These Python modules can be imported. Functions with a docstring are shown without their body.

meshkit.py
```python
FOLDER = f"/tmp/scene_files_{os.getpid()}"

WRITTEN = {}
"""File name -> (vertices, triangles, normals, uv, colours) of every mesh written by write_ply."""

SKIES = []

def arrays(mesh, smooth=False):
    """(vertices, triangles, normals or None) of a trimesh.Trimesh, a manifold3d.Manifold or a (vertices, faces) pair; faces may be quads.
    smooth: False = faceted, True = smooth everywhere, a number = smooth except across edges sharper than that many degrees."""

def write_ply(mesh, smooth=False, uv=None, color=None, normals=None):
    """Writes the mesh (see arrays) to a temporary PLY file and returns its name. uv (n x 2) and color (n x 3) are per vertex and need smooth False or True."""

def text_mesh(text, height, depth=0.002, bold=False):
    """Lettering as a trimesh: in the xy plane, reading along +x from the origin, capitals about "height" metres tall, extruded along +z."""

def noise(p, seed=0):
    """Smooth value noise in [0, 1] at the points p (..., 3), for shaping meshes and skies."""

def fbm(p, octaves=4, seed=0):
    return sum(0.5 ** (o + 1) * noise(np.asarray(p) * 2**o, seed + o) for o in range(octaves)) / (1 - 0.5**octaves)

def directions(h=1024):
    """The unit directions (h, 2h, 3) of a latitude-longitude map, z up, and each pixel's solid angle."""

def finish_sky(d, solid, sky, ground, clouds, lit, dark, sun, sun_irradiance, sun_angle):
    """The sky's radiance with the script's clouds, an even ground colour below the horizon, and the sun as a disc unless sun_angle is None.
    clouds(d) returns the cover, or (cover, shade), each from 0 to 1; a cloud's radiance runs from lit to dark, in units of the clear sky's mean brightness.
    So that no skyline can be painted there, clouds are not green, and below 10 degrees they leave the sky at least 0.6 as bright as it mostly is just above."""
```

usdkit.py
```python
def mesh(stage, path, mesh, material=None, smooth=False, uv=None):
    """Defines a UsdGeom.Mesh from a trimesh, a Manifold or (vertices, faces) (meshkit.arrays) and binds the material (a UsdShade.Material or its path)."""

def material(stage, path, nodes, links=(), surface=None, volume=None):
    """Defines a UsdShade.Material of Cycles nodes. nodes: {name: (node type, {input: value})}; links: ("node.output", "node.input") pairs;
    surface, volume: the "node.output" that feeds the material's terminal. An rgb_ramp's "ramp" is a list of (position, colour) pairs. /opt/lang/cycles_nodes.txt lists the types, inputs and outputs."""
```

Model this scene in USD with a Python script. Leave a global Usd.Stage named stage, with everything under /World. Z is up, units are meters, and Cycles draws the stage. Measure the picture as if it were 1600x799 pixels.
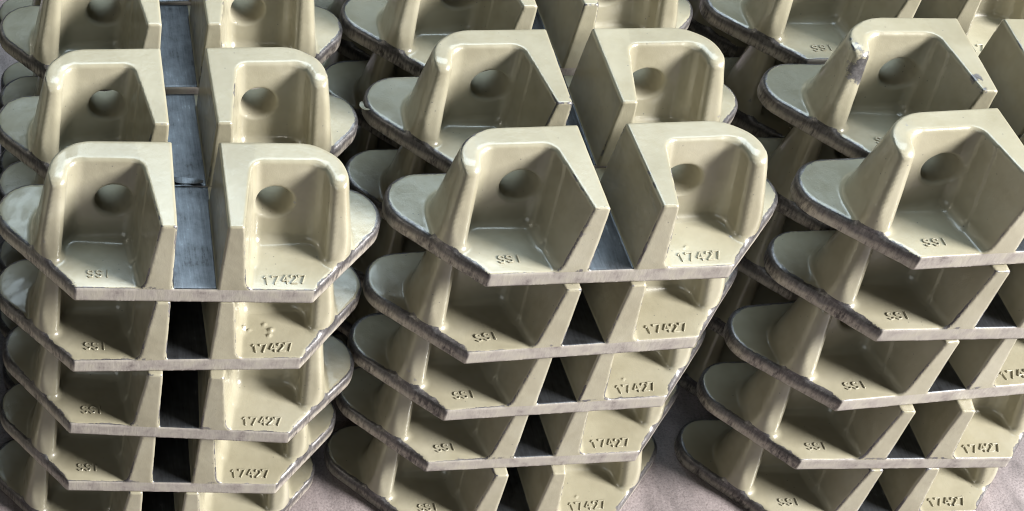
import math, random
import numpy as np
import trimesh
import usdkit, meshkit
from pxr import Usd, UsdGeom, UsdLux, UsdShade, Gf, Sdf, Vt

stage = Usd.Stage.CreateInMemory()
UsdGeom.SetStageUpAxis(stage, UsdGeom.Tokens.z)
UsdGeom.SetStageMetersPerUnit(stage, 1.0)
UsdGeom.Xform.Define(stage, '/World')
UsdGeom.Scope.Define(stage, '/World/Looks')
stage.SetDefaultPrim(stage.GetPrimAtPath('/World'))

# ------------------------------------------------------------------ camera
MM = 0.001
PITCH = 88.7                      # height of one layer, mm
ROWP = 121.9                      # front-to-back spacing of the rows, mm
BASE = 4 * PITCH                  # the top layer stands on four others
cam = UsdGeom.Camera.Define(stage, '/World/camera')
F_PX, CX, CY = 2590.7, -10.4, 408.4
HA = 36.0
cam.CreateHorizontalApertureAttr(HA)
cam.CreateVerticalApertureAttr(HA * 799 / 1600)
cam.CreateFocalLengthAttr(F_PX / 1600 * HA)
cam.CreateHorizontalApertureOffsetAttr((800 - CX) / 1600 * HA)
cam.CreateVerticalApertureOffsetAttr((CY - 399.5) / 1600 * HA)
cam.CreateClippingRangeAttr(Gf.Vec2f(0.01, 200))
pt, ro, ya = 0.834, -0.0073, 0.0106
fw = np.array([math.sin(ya) * math.cos(pt), math.cos(ya) * math.cos(pt), -math.sin(pt)])
rt = np.array([math.cos(ya), -math.sin(ya), 0]); up = np.cross(rt, fw)
r2 = rt * math.cos(ro) + up * math.sin(ro); u2 = up * math.cos(ro) - rt * math.sin(ro)
eye = np.array([-171.2, -867.0, 1011.8 + BASE]) * MM
cam.AddTransformOp().Set(Gf.Matrix4d(*r2, 0, *u2, 0, *(-fw), 0, *eye, 1))
cam.CreateExposureAttr(0.0)

# ------------------------------------------------------------------ light: a covered yard lit by unseen area lamps at right, overhead and front left
def area_light(name, pos, target, w, h, power, color):
    L = UsdLux.RectLight.Define(stage, '/World/' + name)
    L.CreateWidthAttr(w); L.CreateHeightAttr(h); L.CreateIntensityAttr(power); L.CreateColorAttr(Gf.Vec3f(*color))
    z = np.array(pos, float) - np.array(target, float); z /= np.linalg.norm(z)
    x = np.cross([0, 0, 1.0] if abs(z[2]) < .95 else [0, 1.0, 0], z); x /= np.linalg.norm(x); y = np.cross(z, x)
    L.AddTransformOp().Set(Gf.Matrix4d(*x, 0, *y, 0, *z, 0, *pos, 1))

KEY = np.array([1.0, -0.45, 0.64]); KEY /= np.linalg.norm(KEY)
AIM = np.array([0.4, 0.1, 0.4])
area_light('opening_light', AIM + KEY * 6.0, AIM, 2.0, 2.1, 120.0, (1.0, 0.972, 0.92))  # out of view, gives the main warm light from the right
area_light('roof_light', (1.1, 2.0, 4.5), (0.35, 0.2, 0.4), 3.2, 2.8, 7.6, (0.76, 0.92, 1.0))  # unseen source above, cool light on ears and pocket floors
area_light('door_light', (-2.2, -4.2, 2.6), AIM, 3.0, 2.4, 1.8, (0.95, 1.0, 0.98))  # unseen weak source, lights left-facing walls and front faces

# ------------------------------------------------------------------ materials
def paint_nodes(tint=(1, 1, 1)):
    c = lambda a: tuple(np.array(a) * tint)
    n = {
        'g': ('geometry', {}),
        'tone': ('noise_texture', {'scale': 14.0, 'detail': 4.0, 'roughness': 0.6}),
        'tr': ('rgb_ramp', {'ramp': [(0.3, c((0.236, 0.217, 0.156))), (0.52, c((0.278, 0.259, 0.193))), (0.7, c((0.306, 0.289, 0.226)))]}),
        # fine casting pimples under the paint
        'fine': ('noise_texture', {'scale': 900.0, 'detail': 3.0, 'roughness': 0.6}),
        'mid': ('noise_texture', {'scale': 160.0, 'detail': 3.0, 'roughness': 0.5}),
        'hm': ('math', {'math_type': 'multiply_add', 'value2': 2.2}),
        'bump': ('bump', {'strength': 0.16, 'distance': 0.0006}),
        # specks of dust
        'sp': ('voronoi_texture', {'scale': 130.0, 'randomness': 1.0}),
        'spm': ('map_range', {'from_min': 0.10, 'from_max': 0.05, 'to_min': 0.0, 'to_max': 1.0, 'clamp': True}),
        'spn': ('noise_texture', {'scale': 40.0, 'detail': 2.0}),
        'spn2': ('map_range', {'from_min': 0.48, 'from_max': 0.60, 'to_min': 0.0, 'to_max': 0.85, 'clamp': True}),
        'spk': ('math', {'math_type': 'multiply'}),
        'm1': ('mix', {'color2': (0.10, 0.095, 0.085)}),
        # chipped and rubbed edges
        'wear': ('attribute', {'attribute': 'wear'}),
        'wn': ('noise_texture', {'scale': 120.0, 'detail': 6.0, 'roughness': 0.68}),
        'wn2': ('noise_texture', {'scale': 17.0, 'detail': 2.0}),
        'wsum': ('math', {'math_type': 'add'}),
        'wsum2': ('math', {'math_type': 'add'}),
        'wmask': ('map_range', {'from_min': 1.43, 'from_max': 1.50, 'to_min': 0.0, 'to_max': 1.0, 'clamp': True}),
        'mcol': ('rgb_ramp', {'ramp': [(0.3, (0.05, 0.047, 0.05)), (0.5, (0.11, 0.105, 0.11)), (0.7, (0.26, 0.25, 0.255))]}),
        'du': ('attribute', {'attribute': 'dull'}),
        'rn': ('map_range', {'from_min': 0.35, 'from_max': 0.7, 'to_min': 0.24, 'to_max': 0.42, 'clamp': True}),
        'dr': ('math', {'math_type': 'multiply_add', 'value2': 0.5}),
        'dc': ('math', {'math_type': 'multiply_add', 'value2': -0.5, 'value3': 0.5}),
        'oi': ('object_info', {}),
        'ov': ('map_range', {'from_min': 0.0, 'from_max': 1.0, 'to_min': 0.93, 'to_max': 1.05}),
        'oc': ('hsv', {'hue': 0.5, 'saturation': 1.0, 'fac': 1.0}),
        'p': ('principled_bsdf', {'roughness': 0.30, 'ior': 1.5, 'coat_weight': 0.5, 'coat_roughness': 0.12}),
        'q': ('principled_bsdf', {'roughness': 0.36, 'metallic': 0.55}),
        'mix': ('mix_closure', {}),
    }
    l = [('g.position', 'tone.vector'), ('tone.fac', 'tr.fac'), ('g.position', 'fine.vector'), ('g.position', 'mid.vector'),
         ('mid.fac', 'hm.value1'), ('fine.fac', 'hm.value3'), ('hm.value', 'bump.height'),
         ('g.position', 'sp.vector'), ('sp.distance', 'spm.value'), ('g.position', 'spn.vector'), ('spn.fac', 'spn2.value'),
         ('spm.result', 'spk.value1'), ('spn2.result', 'spk.value2'), ('spk.value', 'm1.fac'), ('tr.color', 'm1.color1'),
         ('du.fac', 'dr.value1'), ('spn.fac', 'rn.value'), ('rn.result', 'dr.value3'), ('dr.value', 'p.roughness'), ('du.fac', 'dc.value1'), ('dc.value', 'p.coat_weight'), ('oi.random', 'ov.value'), ('ov.result', 'oc.value'), ('m1.color', 'oc.color'), ('oc.color', 'p.base_color'), ('bump.normal', 'p.normal'), ('bump.normal', 'q.normal'),
         ('g.position', 'wn.vector'), ('g.position', 'wn2.vector'), ('wear.fac', 'wsum.value1'), ('wn.fac', 'wsum.value2'),
         ('wsum.value', 'wsum2.value1'), ('wn2.fac', 'wsum2.value2'), ('wsum2.value', 'wmask.value'),
         ('wn.fac', 'mcol.fac'), ('mcol.color', 'q.base_color'),
         ('p.BSDF', 'mix.closure1'), ('q.BSDF', 'mix.closure2'), ('wmask.result', 'mix.fac')]
    return n, l

n, l = paint_nodes()
usdkit.material(stage, '/World/Looks/cream_paint', n, l, surface='mix.closure')

# torch-cut plate edges: dark scale with upright drag lines, thin dusty paint on the front face
usdkit.material(stage, '/World/Looks/cut_edge', {
    'g': ('geometry', {}),
    'mp': ('mapping', {'scale': (430.0, 430.0, 110.0)}),
    'st': ('noise_texture', {'scale': 1.0, 'detail': 3.0, 'roughness': 0.6}),
    'big': ('noise_texture', {'scale': 38.0, 'detail': 4.0, 'roughness': 0.65}),
    'col': ('rgb_ramp', {'ramp': [(0.30, (0.035, 0.032, 0.034)), (0.48, (0.08, 0.074, 0.076)), (0.60, (0.145, 0.137, 0.137)), (0.75, (0.27, 0.256, 0.245))]}),
    'sum': ('math', {'math_type': 'multiply_add', 'value2': 0.42}),
    'sh': ('math', {'math_type': 'multiply', 'value2': 0.58}),
    'fr': ('attribute', {'attribute': 'front'}),
    'up': ('attribute', {'attribute': 'upper'}),
    'lowcol': ('rgb_ramp', {'ramp': [(0.38, (0.06, 0.052, 0.05)), (0.45, (0.20, 0.18, 0.165)), (0.51, (0.33, 0.30, 0.265)), (0.62, (0.42, 0.39, 0.335))]}),
    'um': ('mix', {}),
    'ua': ('math', {'math_type': 'multiply_add', 'value2': 1.2}),
    'ub': ('map_range', {'from_min': 1.0, 'from_max': 1.3, 'to_min': 0.0, 'to_max': 1.0, 'clamp': True}),
    'fn': ('noise_texture', {'scale': 60.0, 'detail': 5.0, 'roughness': 0.65}),
    'fcol': ('rgb_ramp', {'ramp': [(0.28, (0.13, 0.112, 0.108)), (0.38, (0.235, 0.212, 0.20)), (0.50, (0.29, 0.268, 0.245)), (0.7, (0.325, 0.305, 0.26))]}),
    'm': ('mix', {}),
    'bump': ('bump', {'strength': 0.4, 'distance': 0.0006}),
    'met': ('math', {'math_type': 'multiply_add', 'value2': -0.25, 'value3': 0.3}),
    'p': ('principled_bsdf', {'roughness': 0.42})},
    [('g.position', 'mp.vector'), ('mp.vector', 'st.vector'), ('g.position', 'big.vector'), ('st.fac', 'sum.value1'),
     ('big.fac', 'sh.value1'), ('sh.value', 'sum.value3'), ('sum.value', 'col.fac'), ('g.position', 'fn.vector'), ('fn.fac', 'fcol.fac'),
     ('sum.value', 'lowcol.fac'), ('big.fac', 'ua.value1'), ('up.fac', 'ua.value3'), ('ua.value', 'ub.value'), ('ub.result', 'um.fac'), ('lowcol.color', 'um.color1'), ('col.color', 'um.color2'), ('um.color', 'm.color1'), ('fcol.color', 'm.color2'), ('fr.fac', 'm.fac'), ('m.color', 'p.base_color'),
     ('fr.fac', 'met.value1'), ('met.value', 'p.metallic'), ('st.fac', 'bump.height'), ('bump.normal', 'p.normal')], surface='p.BSDF')

# bare milled steel in the slot
usdkit.material(stage, '/World/Looks/bare_steel', {
    'g': ('geometry', {}),
    'mp': ('mapping', {'scale': (420.0, 35.0, 35.0)}),
    'st': ('noise_texture', {'scale': 1.0, 'detail': 4.0, 'roughness': 0.7}),
    'big': ('noise_texture', {'scale': 45.0, 'detail': 5.0, 'roughness': 0.7}),
    'col': ('rgb_ramp', {'ramp': [(0.34, (0.03, 0.031, 0.035)), (0.44, (0.075, 0.08, 0.09)), (0.6, (0.115, 0.125, 0.142)), (0.72, (0.27, 0.29, 0.32))]}),
    'sum': ('math', {'math_type': 'multiply_add', 'value2': 0.4}),
    'sh': ('math', {'math_type': 'multiply', 'value2': 0.6}),
    'bump': ('bump', {'strength': 0.3, 'distance': 0.0004}),
    'p': ('principled_bsdf', {'roughness': 0.36, 'metallic': 0.85})},
    [('g.position', 'mp.vector'), ('mp.vector', 'st.vector'), ('g.position', 'big.vector'), ('st.fac', 'sum.value1'), ('big.fac', 'sh.value1'),
     ('sh.value', 'sum.value3'), ('sum.value', 'col.fac'), ('col.color', 'p.base_color'), ('st.fac', 'bump.height'), ('bump.normal', 'p.normal')], surface='p.BSDF')

usdkit.material(stage, '/World/Looks/floor_look', {
    'g': ('geometry', {}),
    'a': ('noise_texture', {'scale': 9.0, 'detail': 6.0, 'roughness': 0.6}),
    'mp': ('mapping', {'scale': (45.0, 14.0, 1.0), 'rotation': (0, 0, 0.35)}),
    'b': ('noise_texture', {'scale': 1.0, 'detail': 5.0, 'roughness': 0.6}),
    'sum': ('math', {'math_type': 'multiply_add', 'value2': 0.5}),
    'sh': ('math', {'math_type': 'multiply', 'value2': 0.5}),
    'col': ('rgb_ramp', {'ramp': [(0.32, (0.085, 0.072, 0.074)), (0.5, (0.20, 0.172, 0.176)), (0.68, (0.31, 0.27, 0.275))]}),
    'c': ('noise_texture', {'scale': 420.0, 'detail': 3.0, 'roughness': 0.7}),
    'gm': ('mix', {'mix_type': 'multiply', 'fac': 0.55}),
    'gr': ('rgb_ramp', {'ramp': [(0.32, (0.35, 0.33, 0.33)), (0.52, (1.0, 1.0, 1.0)), (0.72, (1.25, 1.22, 1.2))]}),
    'bump': ('bump', {'strength': 0.5, 'distance': 0.0012}),
    'p': ('principled_bsdf', {'roughness': 0.6})},
    [('g.position', 'a.vector'), ('g.position', 'mp.vector'), ('mp.vector', 'b.vector'), ('a.fac', 'sum.value1'), ('b.fac', 'sh.value1'), ('sh.value', 'sum.value3'),
     ('sum.value', 'col.fac'), ('g.position', 'c.vector'), ('c.fac', 'gr.fac'), ('col.color', 'gm.color1'), ('gr.color', 'gm.color2'), ('gm.color', 'p.base_color'), ('c.fac', 'bump.height'), ('bump.normal', 'p.normal')], surface='p.BSDF')

# ------------------------------------------------------------------ floor
NX = 60
gx, gy = np.meshgrid(np.linspace(-3, 4, NX), np.linspace(-3, 4, NX), indexing='ij')
gv = np.stack([gx.ravel(), gy.ravel(), np.zeros(NX * NX)], 1)
ii = np.arange(NX * NX).reshape(NX, NX)
gf = np.stack([ii[:-1, :-1].ravel(), ii[1:, :-1].ravel(), ii[1:, 1:].ravel(), ii[:-1, 1:].ravel()], 1)
fl = usdkit.mesh(stage, '/World/floor', (gv, gf), '/World/Looks/floor_look')
fl.GetPrim().SetCustomDataByKey('kind', 'structure')

# ------------------------------------------------------------------ the casting as a distance field (mm)
T = 15.5          # plate thickness
HR = 88.3         # rim height
PD = 119.0        # plate depth
EAR = 33.0
ang = np.linspace(-math.radians(42), math.radians(90), 18)
ear = np.stack([130.0 + EAR * np.cos(ang), PD - EAR + EAR * np.sin(ang)], 1)
OUT = np.vstack([[[0, 0], [97.5, 0]], ear, [[0, PD]]])

def poly_sd(ax, y):
    best = np.full(ax.shape, 1e9, np.float32); inside = np.ones(ax.shape, bool)
    for k in range(len(OUT) - 1):
        (x0, y0), (x1, y1) = OUT[k], OUT[k + 1]
        ex, ey = x1 - x0, y1 - y0
        wx, wy = ax - x0, y - y0
        t = np.clip((wx * ex + wy * ey) / (ex * ex + ey * ey), 0, 1)
        best = np.minimum(best, np.hypot(wx - ex * t, wy - ey * t))
        inside &= (ex * wy - ey * wx) >= 0
    return np.where(inside, -best, best)

def isect(a, b, r):
    return np.minimum(np.maximum(a, b), -r) + np.hypot(np.maximum(a + r, 0), np.maximum(b + r, 0))

def union(a, b, r):
    return np.maximum(np.minimum(a, b), r) - np.hypot(np.maximum(r - a, 0), np.maximum(r - b, 0))

def fields(P):
    x, y, z = (P[..., k] for k in range(3))
    ax = np.abs(x)
    u = (z - T) / (HR - T)
    E = (ax - (133 - 11 * u)) * 0.99
    Fb = (y - (100 - 5 * u)) * 0.99
    top = z - HR
    W = isect(E, Fb, 38.0)
    W = isect(W, 18.4 + u * (0.8 + 0.7 * (1 - y / 95)) - ax, 1.4)
    W = isect(W, top, 2.2)
    s1 = (ax - (33.5 + 0.16 * y + 9 * (1 - u))) * 0.975
    s2 = ((27 + 22 * u) - y) * 0.96
    sh = isect(isect(s2, E - 3, 12.0), top - 4, 11.0)
    keep = np.minimum(s1, sh)
    body = isect(W, keep, 2.0 + 5.0 * np.clip((ax - 88) / 18, 0, 1))
    B = (y - (55 + 18 * u)) * 0.97
    C = 0.732 * ax + 0.682 * y - (117 + 8 * u)
    D = ax - (108.5 - 3 * u)
    pocket = isect(np.maximum(isect(-s1, B, 8.0), C - 2), D, 15.0)
    body = isect(body, -pocket, 3.0 + 4.5 * np.clip((ax - 90) / 18, 0, 1))
    hole = 14.5 * (np.hypot((ax - 66) / 15.5, (z - 51.0) / 13.3) - 1)
    hole = np.maximum(hole, 30 - y)
    body = isect(body, -hole, 3.2)
    k = 1.2 + 7.3 * np.clip((ax - 20) / 14, 0, 1) - 3.5 * np.clip((ax - 60) / 40, 0, 1)
    slab = z - T
    full = union(slab, body, k)
    out = poly_sd(ax, y)
    sd = isect(isect(full, out, 1.2 + 2.9 * np.clip((y - 2) / 6, 0, 1)), -z, 1.0)
    return sd, body, out, s1

def sdf(P):
    return fields(P)[0]

def surface_nets(h):
    xs = np.arange(-170, 170 + h, h); ys = np.arange(-6, 126 + h, h); zs = np.arange(-5, 95 + h, h)
    P = np.stack(np.meshgrid(xs, ys, zs, indexing='ij'), -1).astype(np.float32)
    S = sdf(P)
    n = np.array(S.shape) - 1
    neg = S < 0
    corners = [(a, b, c) for a in (0, 1) for b in (0, 1) for c in (0, 1)]
    cnt = sum(neg[a:a + n[0], b:b + n[1], c:c + n[2]].astype(np.int8) for a, b, c in corners)
    act = (cnt > 0) & (cnt < 8)
    idx = np.full(act.shape, -1, np.int64); idx[act] = np.arange(act.sum())
    cells = np.argwhere(act)
    acc = np.zeros((len(cells), 3)); num = np.zeros(len(cells))
    for a in corners:
        for d in range(3):
            if a[d] == 0:
                b = list(a); b[d] = 1
                sa = S[cells[:, 0] + a[0], cells[:, 1] + a[1], cells[:, 2] + a[2]]
                sb = S[cells[:, 0] + b[0], cells[:, 1] + b[1], cells[:, 2] + b[2]]
                c = (sa < 0) != (sb < 0)
                t = np.where(c, sa / np.where(c, sa - sb, 1), 0)
                p = np.array(a, float)[None].repeat(len(cells), 0); p[:, d] = t
                acc += p * c[:, None]; num += c
    V = (cells + acc / num[:, None]) * h + np.array([xs[0], ys[0], zs[0]])
    quads = []
    for d in range(3):
        e1, e2 = (d + 1) % 3, (d + 2) % 3
        sl0 = [slice(1, -1)] * 3; sl0[d] = slice(0, -1)
        sl1 = [slice(1, -1)] * 3; sl1[d] = slice(1, None)
        s0, s1 = neg[tuple(sl0)], neg[tuple(sl1)]
        for flip in (False, True):
            m = np.argwhere((~s0 & s1) if flip else (s0 & ~s1))
            base = m.copy(); base[:, e1] += 1; base[:, e2] += 1
            o1 = np.zeros(3, int); o1[e1] = 1
            o2 = np.zeros(3, int); o2[e2] = 1
            q = np.stack([idx[tuple((base - o1 - o2).T)], idx[tuple((base - o2).T)], idx[tuple(base.T)], idx[tuple((base - o1).T)]], 1)
            quads.append(q[:, ::-1] if flip else q)
    Q = np.vstack(quads)
    assert Q.min() >= 0
    return V, Q

def grad(V, h=0.4):
    g = np.stack([sdf(V + h * e) - sdf(V - h * e) for e in np.eye(3)], 1)
    return g / np.maximum(np.linalg.norm(g, axis=1, keepdims=True), 1e-9)

def build_casting(h=1.5):
    V, Q = surface_nets(h)
    for _ in range(3):
        G = grad(V)
        V = V - 0.8 * sdf(V)[:, None] * G
    return V, Q

V0, Q0 = build_casting()
TRI0 = np.vstack([Q0[:, [0, 1, 2]], Q0[:, [0, 2, 3]]])
SD0, BODY0, OUT0, S10 = fields(V0)
BORE0 = np.clip(1.6 - np.abs(14.5 * (np.hypot((np.abs(V0[:, 0]) - 66) / 15.5, (V0[:, 2] - 51) / 13.3) - 1)) / 1.5, 0, 1) * (V0[:, 1] > 45)
CURV0 = sum(sdf(V0 + 2.0 * e) + sdf(V0 - 2.0 * e) for e in np.eye(3))       # > 0 on convex edges
cen = V0[TRI0].mean(1)
fn = np.cross(V0[TRI0[:, 1]] - V0[TRI0[:, 0]], V0[TRI0[:, 2]] - V0[TRI0[:, 0]])
fn /= np.maximum(np.linalg.norm(fn, axis=1, keepdims=True), 1e-12)
_, cb, co, cs1 = fields(cen)
acx = np.abs(cen[:, 0])
kind = np.zeros(len(TRI0), int)                                             # 0 plate
wall = (cen[:, 2] > T + 0.25) | (cb < 1.0)
wall &= cen[:, 2] > T - 0.6
kind[wall] = 2
kind[wall & (cs1 < 0.8)] = 1                                                # flat inner wall
kind[(cen[:, 2] < T - 0.2) & (co > -1.25) & (np.abs(fn[:, 2]) < 0.9)] = 3    # cut edge
kind[(acx < 18.2) & (fn[:, 2] > 0.9) & (np.abs(cen[:, 2] - T) < 1.0) & (cen[:, 1] > 1.0)] = 4   # bare slot floor

def variant(seed, scars, lumps=()):
    rng = np.random.default_rng(seed)
    off = rng.uniform(0, 500, 3)
    G = grad(V0)
    nz = (meshkit.fbm(V0 / 38.0 + off, 3, seed) - 0.5) * 1.2 + (meshkit.fbm(V0 / 9.0 + off, 2, seed + 7) - 0.5) * 0.22
    machined = (np.abs(V0[:, 0]) < 19.6) | (V0[:, 2] > HR - 0.5) | (V0[:, 2] < 0.5)
    rough = np.where((OUT0 > -1.0) & (V0[:, 2] < T), 1.0, 1.0) * np.where(machined, 0.12, 1.0)
    V = V0 + G * (nz * rough * 0.9)[:, None]
    wear = np.clip(CURV0 / 3.0, 0, 1) * 0.62
    edge = np.clip(1 + (OUT0 + 0.5) / 6.0, 0, 1) * (np.abs(V0[:, 2] - T) < 3)
    side = np.clip((V0[:, 1] - 2) / 8, 0, 1)
    wear = np.maximum(wear * np.where(V0[:, 2] > 40, 0.75, 1.0), edge * (0.35 + 0.55 * side) )
    for (sx, sy, sz, r, a) in scars:
        dd = np.linalg.norm((V0 - [sx, sy, sz]) / np.asarray(r), axis=1)
        wear = np.maximum(wear, a * np.clip(1.9 - dd, 0, 1))
    for (lx, ly, r, h) in lumps:
        dd = np.hypot(V0[:, 0] - lx, V0[:, 1] - ly) / r
        V[:, 2] += np.where((V0[:, 2] > T - 1) & (V0[:, 2] < T + 3), h * np.clip(1 - dd ** 2, 0, 1), 0)
    front = np.clip(1 - V0[:, 1] / 2.0, 0, 1) * (np.abs(V0[:, 0]) < 97)
    f = TRI0
    nn = np.zeros_like(V); c = np.cross(V[f[:, 1]] - V[f[:, 0]], V[f[:, 2]] - V[f[:, 0]])
    for k in range(3):
        np.add.at(nn, f[:, k], c)
    nn /= np.maximum(np.linalg.norm(nn, axis=1, keepdims=True), 1e-12)
    return V * MM, nn, wear, front, np.clip(V0[:, 2] / T, 0, 1), BORE0

def put(path, sel, data, mat):
    V, N, wear, front, upper, dull = data
    f = TRI0[sel]
    used, inv = np.unique(f, return_inverse=True)
    m = UsdGeom.Mesh.Define(stage, path)
    m.CreatePointsAttr(Vt.Vec3fArray.FromNumpy(V[used].astype(np.float32)))
    m.CreateFaceVertexCountsAttr(Vt.IntArray.FromNumpy(np.full(len(f), 3, np.int32)))
    m.CreateFaceVertexIndicesAttr(Vt.IntArray.FromNumpy(inv.reshape(-1).astype(np.int32)))
    m.CreateSubdivisionSchemeAttr('none')
    m.CreateNormalsAttr(Vt.Vec3fArray.FromNumpy(N[used].astype(np.float32))); m.SetNormalsInterpolation('vertex')
    api = UsdGeom.PrimvarsAPI(m)
    api.CreatePrimvar('wear', Sdf.ValueTypeNames.FloatArray, 'vertex').Set(Vt.FloatArray.FromNumpy(wear[used].astype(np.float32)))
    api.CreatePrimvar('front', Sdf.ValueTypeNames.FloatArray, 'vertex').Set(Vt.FloatArray.FromNumpy(front[used].astype(np.float32)))
    api.CreatePrimvar('dull', Sdf.ValueTypeNames.FloatArray, 'vertex').Set(Vt.FloatArray.FromNumpy(dull[used].astype(np.float32)))
    api.CreatePrimvar('upper', Sdf.ValueTypeNames.FloatArray, 'vertex').Set(Vt.FloatArray.FromNumpy(upper[used].astype(np.float32)))
    UsdShade.MaterialBindingAPI.Apply(m.GetPrim()).Bind(UsdShade.Material.Get(stage, mat))
    return m

STROKES = {
    'S': [[(.92, .86), (.70, 1.0), (.30, 1.0), (.08, .84), (.10, .62), (.35, .52), (.68, .46), (.92, .34), (.90, .14), (.68, 0), (.28, 0), (.06, .14)]],
    'I': [[(.5, 0), (.5, 1)]],
    '1': [[(.2, .78), (.5, 1), (.5, 0)]],
    '7': [[(-.06, .86), (-.04, 1), (1, 1), (.28, 0)]],
    '4': [[(.72, 0), (.72, 1), (.05, .32), (.98, .32)]],
    '2': [[(.06, .80), (.25, 1), (.68, 1), (.92, .80), (.86, .55), (.05, 0), (.97, 0)]],
}

def lettering(text, h, width, cx, cy, rng, r=0.76):
    """Cast letters: rounded ridges along each stroke, a little uneven."""
    step = width / len(text); gw = step * 0.70
    rot = rng.uniform(-.04, .05)
    c, s = math.cos(rot), math.sin(rot)
    out = []
    for i, ch in enumerate(text):
        ox = -width / 2 + i * step + rng.uniform(-.3, .3); oy = -h / 2 + rng.uniform(-.4, .4)
        tilt = rng.uniform(-.06, .06)
        for line in STROKES[ch]:
            pts = [(ox + px * gw + tilt * py * h, oy + py * h) for px, py in line]
            for p, q in zip(pts[:-1], pts[1:]):
                ends = []
                for (px, py) in (p, q):
                    m = trimesh.creation.icosphere(subdivisions=1, radius=r)
                    v = np.array(m.vertices) * [1, 1, 1.35] + [px * c - py * s + cx, px * s + py * c + cy, T + 0.25]
                    ends.append(v)
                out.append(trimesh.convex.convex_hull(np.vstack(ends)))
    m = trimesh.util.concatenate(out)
    m.apply_scale(MM)
    return m

PAINT, EDGE, STEEL = '/World/Looks/cream_paint', '/World/Looks/cut_edge', '/World/Looks/bare_steel'

def bracket_parts(root, data, rng):
    put(root + '/base_plate', kind == 0, data, PAINT)
    put(root + '/base_plate/cut_edge', kind == 3, data, EDGE)
    put(root + '/base_plate/slot_floor', kind == 4, data, STEEL)
    usdkit.mesh(stage, root + '/base_plate/raised_lettering', lettering('SSI', 7.0, 21, -77, 15.5, rng), PAINT, smooth=60)
    usdkit.mesh(stage, root + '/base_plate/raised_number', lettering('17427', 8.4, 37.5, 75, 11.5, rng), PAINT, smooth=60)
    for sgn, nm in ((-1, 'socket'), (1, 'socket_001')):
        side = cen[:, 0] * sgn > 0
        put(root + '/' + nm, side & (kind == 2), data, PAINT)
        put(root + '/' + nm + '/inner_wall', side & (kind == 1), data, PAINT)

# ------------------------------------------------------------------ stacks
random.seed(4)
COLS = [(0.0, 0.0, -0.0252, 0.98), (336.9, 16.0, 0.0329, 1.018), (688.3, 22.7, 0.0085, 1.002), (-342.0, 6.0, -0.02, 1.0)]  # last column stands out of view, placed to shade the left edge
JIT = {   # (column, row, layer): offset x, y (mm), turn (rad)
    (0, 0, 0): (-1.2, 2.9, -.0105), (0, 0, 1): (.3, 2.8, .0215), (0, 0, 2): (-.3, -2.9, -.0507), (0, 0, 3): (.2, .6, -.0137),
    (1, 0, 0): (-.5, .8, -.0048), (1, 0, 1): (-1.5, -4.1, .0352), (1, 0, 2): (-.8, 1.4, .027), (1, 0, 3): (1.0, 6.8, .008),
    (2, 0, 0): (-1.5, 8.0, .048), (2, 0, 1): (1.3, .5, -.0019), (2, 0, 2): (-2.7, 1.2, .0831), (2, 0, 3): (-7.3, -8.9, -.0164),
    (0, 1, 0): (-.6, -3.4, .0222), (0, 2, 0): (1.0, -.2, .0117), (1, 2, 0): (9.0, 2.0, -.01), (2, 2, 0): (-7.0, 3.0, .0), (0, 0, 4): (-6.0, 0.0, .0), (2, 0, 4): (-2.0, -10.0, .0), (1, 1, 0): (3.9, -1.4, -.0354), (2, 1, 0): (3.6, -2.0, -.046),
}
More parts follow.
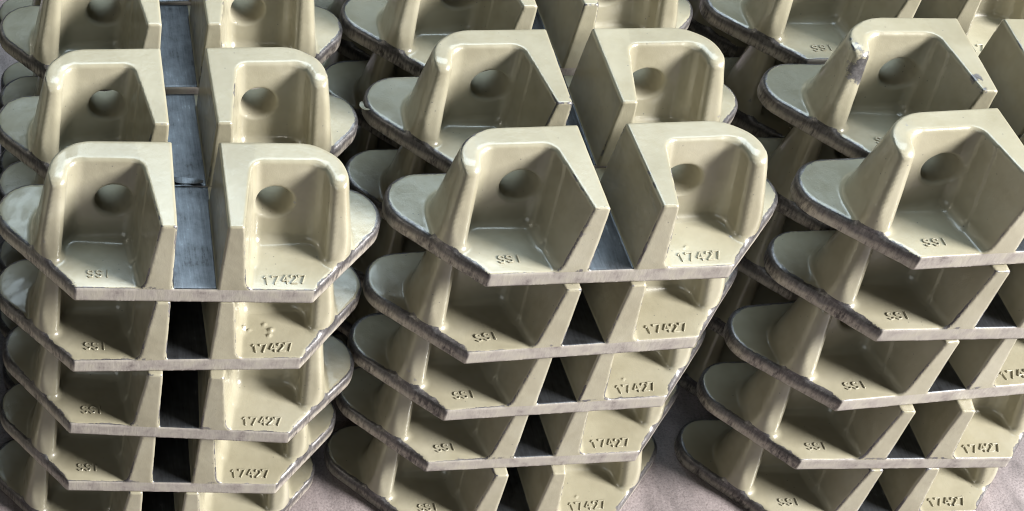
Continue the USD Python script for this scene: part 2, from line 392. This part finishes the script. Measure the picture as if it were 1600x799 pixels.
SCARS = {0: [(118, 62, 86, (9, 12, 5), .35), (30, 2, 80, (9, 6, 5), .30)],
         1: [(-112, 50, 68, (9, 9, 15), .50), (-33, 8, 88, (6, 12, 5), .55), (-118, 60, 86, (8, 8, 4), .35)],
         2: [(30, 3, 87, (7, 6, 4), .35), (-120, 50, 30, (8, 10, 6), .3), (118, 40, 60, (6, 8, 9), .28)],
         3: [(-28, 3, 84, (6, 6, 6), .33), (112, 80, 88, (14, 10, 3), .3)],
         4: [(-110, 70, 88, (12, 14, 4), .36), (22, 50, 88, (4, 30, 3), .3)],
         5: [(110, 34, 20, (9, 7, 6), .3), (-30, 1, 60, (8, 4, 14), .28)]}
LUMPS = {3: [(52, 33, 2.6, 2.6), (56, 31, 1.8, 2.0), (70, 37, 2.0, 1.8), (75, 31, 2.6, 2.4), (73, 25, 2.0, 2.2)], 5: [(66, 22, 1.5, 1.6)]}
GROUP = 'cream cast brackets stacked in columns'
first = {}
CW = ['left', 'middle', 'right', 'unseen outermost left']
RW = ['front', 'second', 'third', 'fourth', 'fifth']
LW = ['top', 'second', 'third', 'fourth', 'bottom']
count = 0

def label_for(c, r, k):
    row = f'{RW[r]} row' if r == 0 else f'{RW[r]} row back'
    if (c, r, k) == (2, 1, 0):
        return 'cream cast bracket with grey scuff on its left shoulder, topmost, right stack, second row back'
    if (c, r, k) == (0, 0, 1):
        return 'cream cast bracket with small lumps above its number, second from top, left front stack'
    if k == 0:
        return f'topmost cream cast bracket of the {CW[c]} stack, {row}'
    if k == 4:
        return f'lowest cream cast bracket of the {CW[c]} stack, on the floor, {row}'
    return f'cream cast bracket {LW[k]} from the top of the {CW[c]} stack, {row}'

for k in range(5):
    for r in range(4):
        for c in (0, 1, 2, -1):
            jx, jy, ja = JIT.get((c, r, k), (random.gauss(0, 2), random.gauss(0, 2), random.gauss(0, .015)))
            x0, y0, a0, wide = COLS[c]
            ry = r * ROWP
            x = x0 - math.sin(a0) * ry + jx; y = y0 + math.cos(a0) * ry + jy
            z = BASE - k * PITCH
            v = {(2, 1, 0): 1, (0, 0, 1): 3}.get((c, r, k), (0, 2, 4, 5)[(3 * c + 5 * r + 2 * k + c * r + (k * r) // 2) % 4])
            name = 'bracket' if count == 0 else f'bracket_{count:03d}'
            count += 1
            X = UsdGeom.Xform.Define(stage, '/World/' + name)
            X.AddTranslateOp().Set(Gf.Vec3d(x * MM, y * MM, z * MM))
            X.AddRotateZOp().Set(math.degrees(a0 + ja))
            X.AddScaleOp().Set(Gf.Vec3f(wide, 1, 1))
            o = X.GetPrim()
            o.SetCustomDataByKey('label', label_for(c, r, k)); o.SetCustomDataByKey('category', 'bracket'); o.SetCustomDataByKey('group', GROUP)
            if v not in first:
                first[v] = o.GetPath()
                bracket_parts('/World/' + name, variant(11 + v, SCARS[v], LUMPS.get(v, ())), random.Random(v))
            else:
                o.GetReferences().AddInternalReference(first[v]); o.SetInstanceable(True)

# ------------------------------------------------------------------ loose flakes of paint
usdkit.material(stage, '/World/Looks/flake_paint', {
    'g': ('geometry', {}), 'n': ('noise_texture', {'scale': 300.0, 'detail': 3.0}),
    'r': ('rgb_ramp', {'ramp': [(0.3, (0.20, 0.19, 0.15)), (0.7, (0.36, 0.34, 0.26))]}), 'p': ('principled_bsdf', {'roughness': 0.45})},
    [('g.position', 'n.vector'), ('n.fac', 'r.fac'), ('r.color', 'p.base_color')], surface='p.BSDF')

def flake(name, loc, rot, L, w, lift, label, mat='/World/Looks/flake_paint', cat='paint flake'):
    """A curled shaving: a thin strip bent along its length, 0.6 mm thick."""
    nL, nW = 14, 4
    t = np.linspace(0, 1, nL); q = np.linspace(-.5, .5, nW)
    tt, qq = np.meshgrid(t, q, indexing='ij')
    width = w * (0.35 + 0.65 * np.sin(np.pi * np.clip(tt, .08, .95))) * (1 + .2 * np.sin(9 * tt))
    P = np.stack([L * (tt - .5), qq * width + 2.0 * np.sin(3 * tt), lift * (2 * tt - 1) ** 2 + 1.2 * qq * np.sin(4 * tt) + .8], -1).reshape(-1, 3)
    top = P + [0, 0, .6]; V = np.vstack([P, top]); N = len(P)
    ix = np.arange(N).reshape(nL, nW); F = []
    for i in range(nL - 1):
        for j in range(nW - 1):
            a, b, c, d = ix[i, j], ix[i + 1, j], ix[i + 1, j + 1], ix[i, j + 1]
            F += [(a, c, b), (a, d, c), (a + N, b + N, c + N), (a + N, c + N, d + N)]
    rim = list(ix[:, 0]) + list(ix[-1, 1:]) + list(ix[-2::-1, -1]) + list(ix[0, -2:0:-1])
    for a, b in zip(rim, rim[1:] + rim[:1]):
        F += [(a, b, b + N), (a, b + N, a + N)]
    V[:, 2] -= V[:, 2].min()
    c, s = math.cos(rot), math.sin(rot)
    V = V @ np.array([[c, s, 0], [-s, c, 0], [0, 0, 1]])
    m = usdkit.mesh(stage, '/World/' + name, (V * MM, np.array(F)), mat, smooth=40)
    m.AddTranslateOp().Set(Gf.Vec3d(*(np.array(loc) * MM)))
    o = m.GetPrim(); o.SetCustomDataByKey('label', label); o.SetCustomDataByKey('category', cat)

flake('paint_flake', (170.5, 215.5, BASE + T - 2.0), math.radians(118), 12, 5.0, 1.5,
      'curled sliver of paint stuck out beside the left ear of the second middle bracket')
flake('steel_sliver', (3.5, 122.5, BASE + T + 0.2), math.radians(-8), 27, 7.0, 2.5,
      'curled grey metal sliver lying across the slot joint behind the left front bracket', STEEL, 'metal sliver')
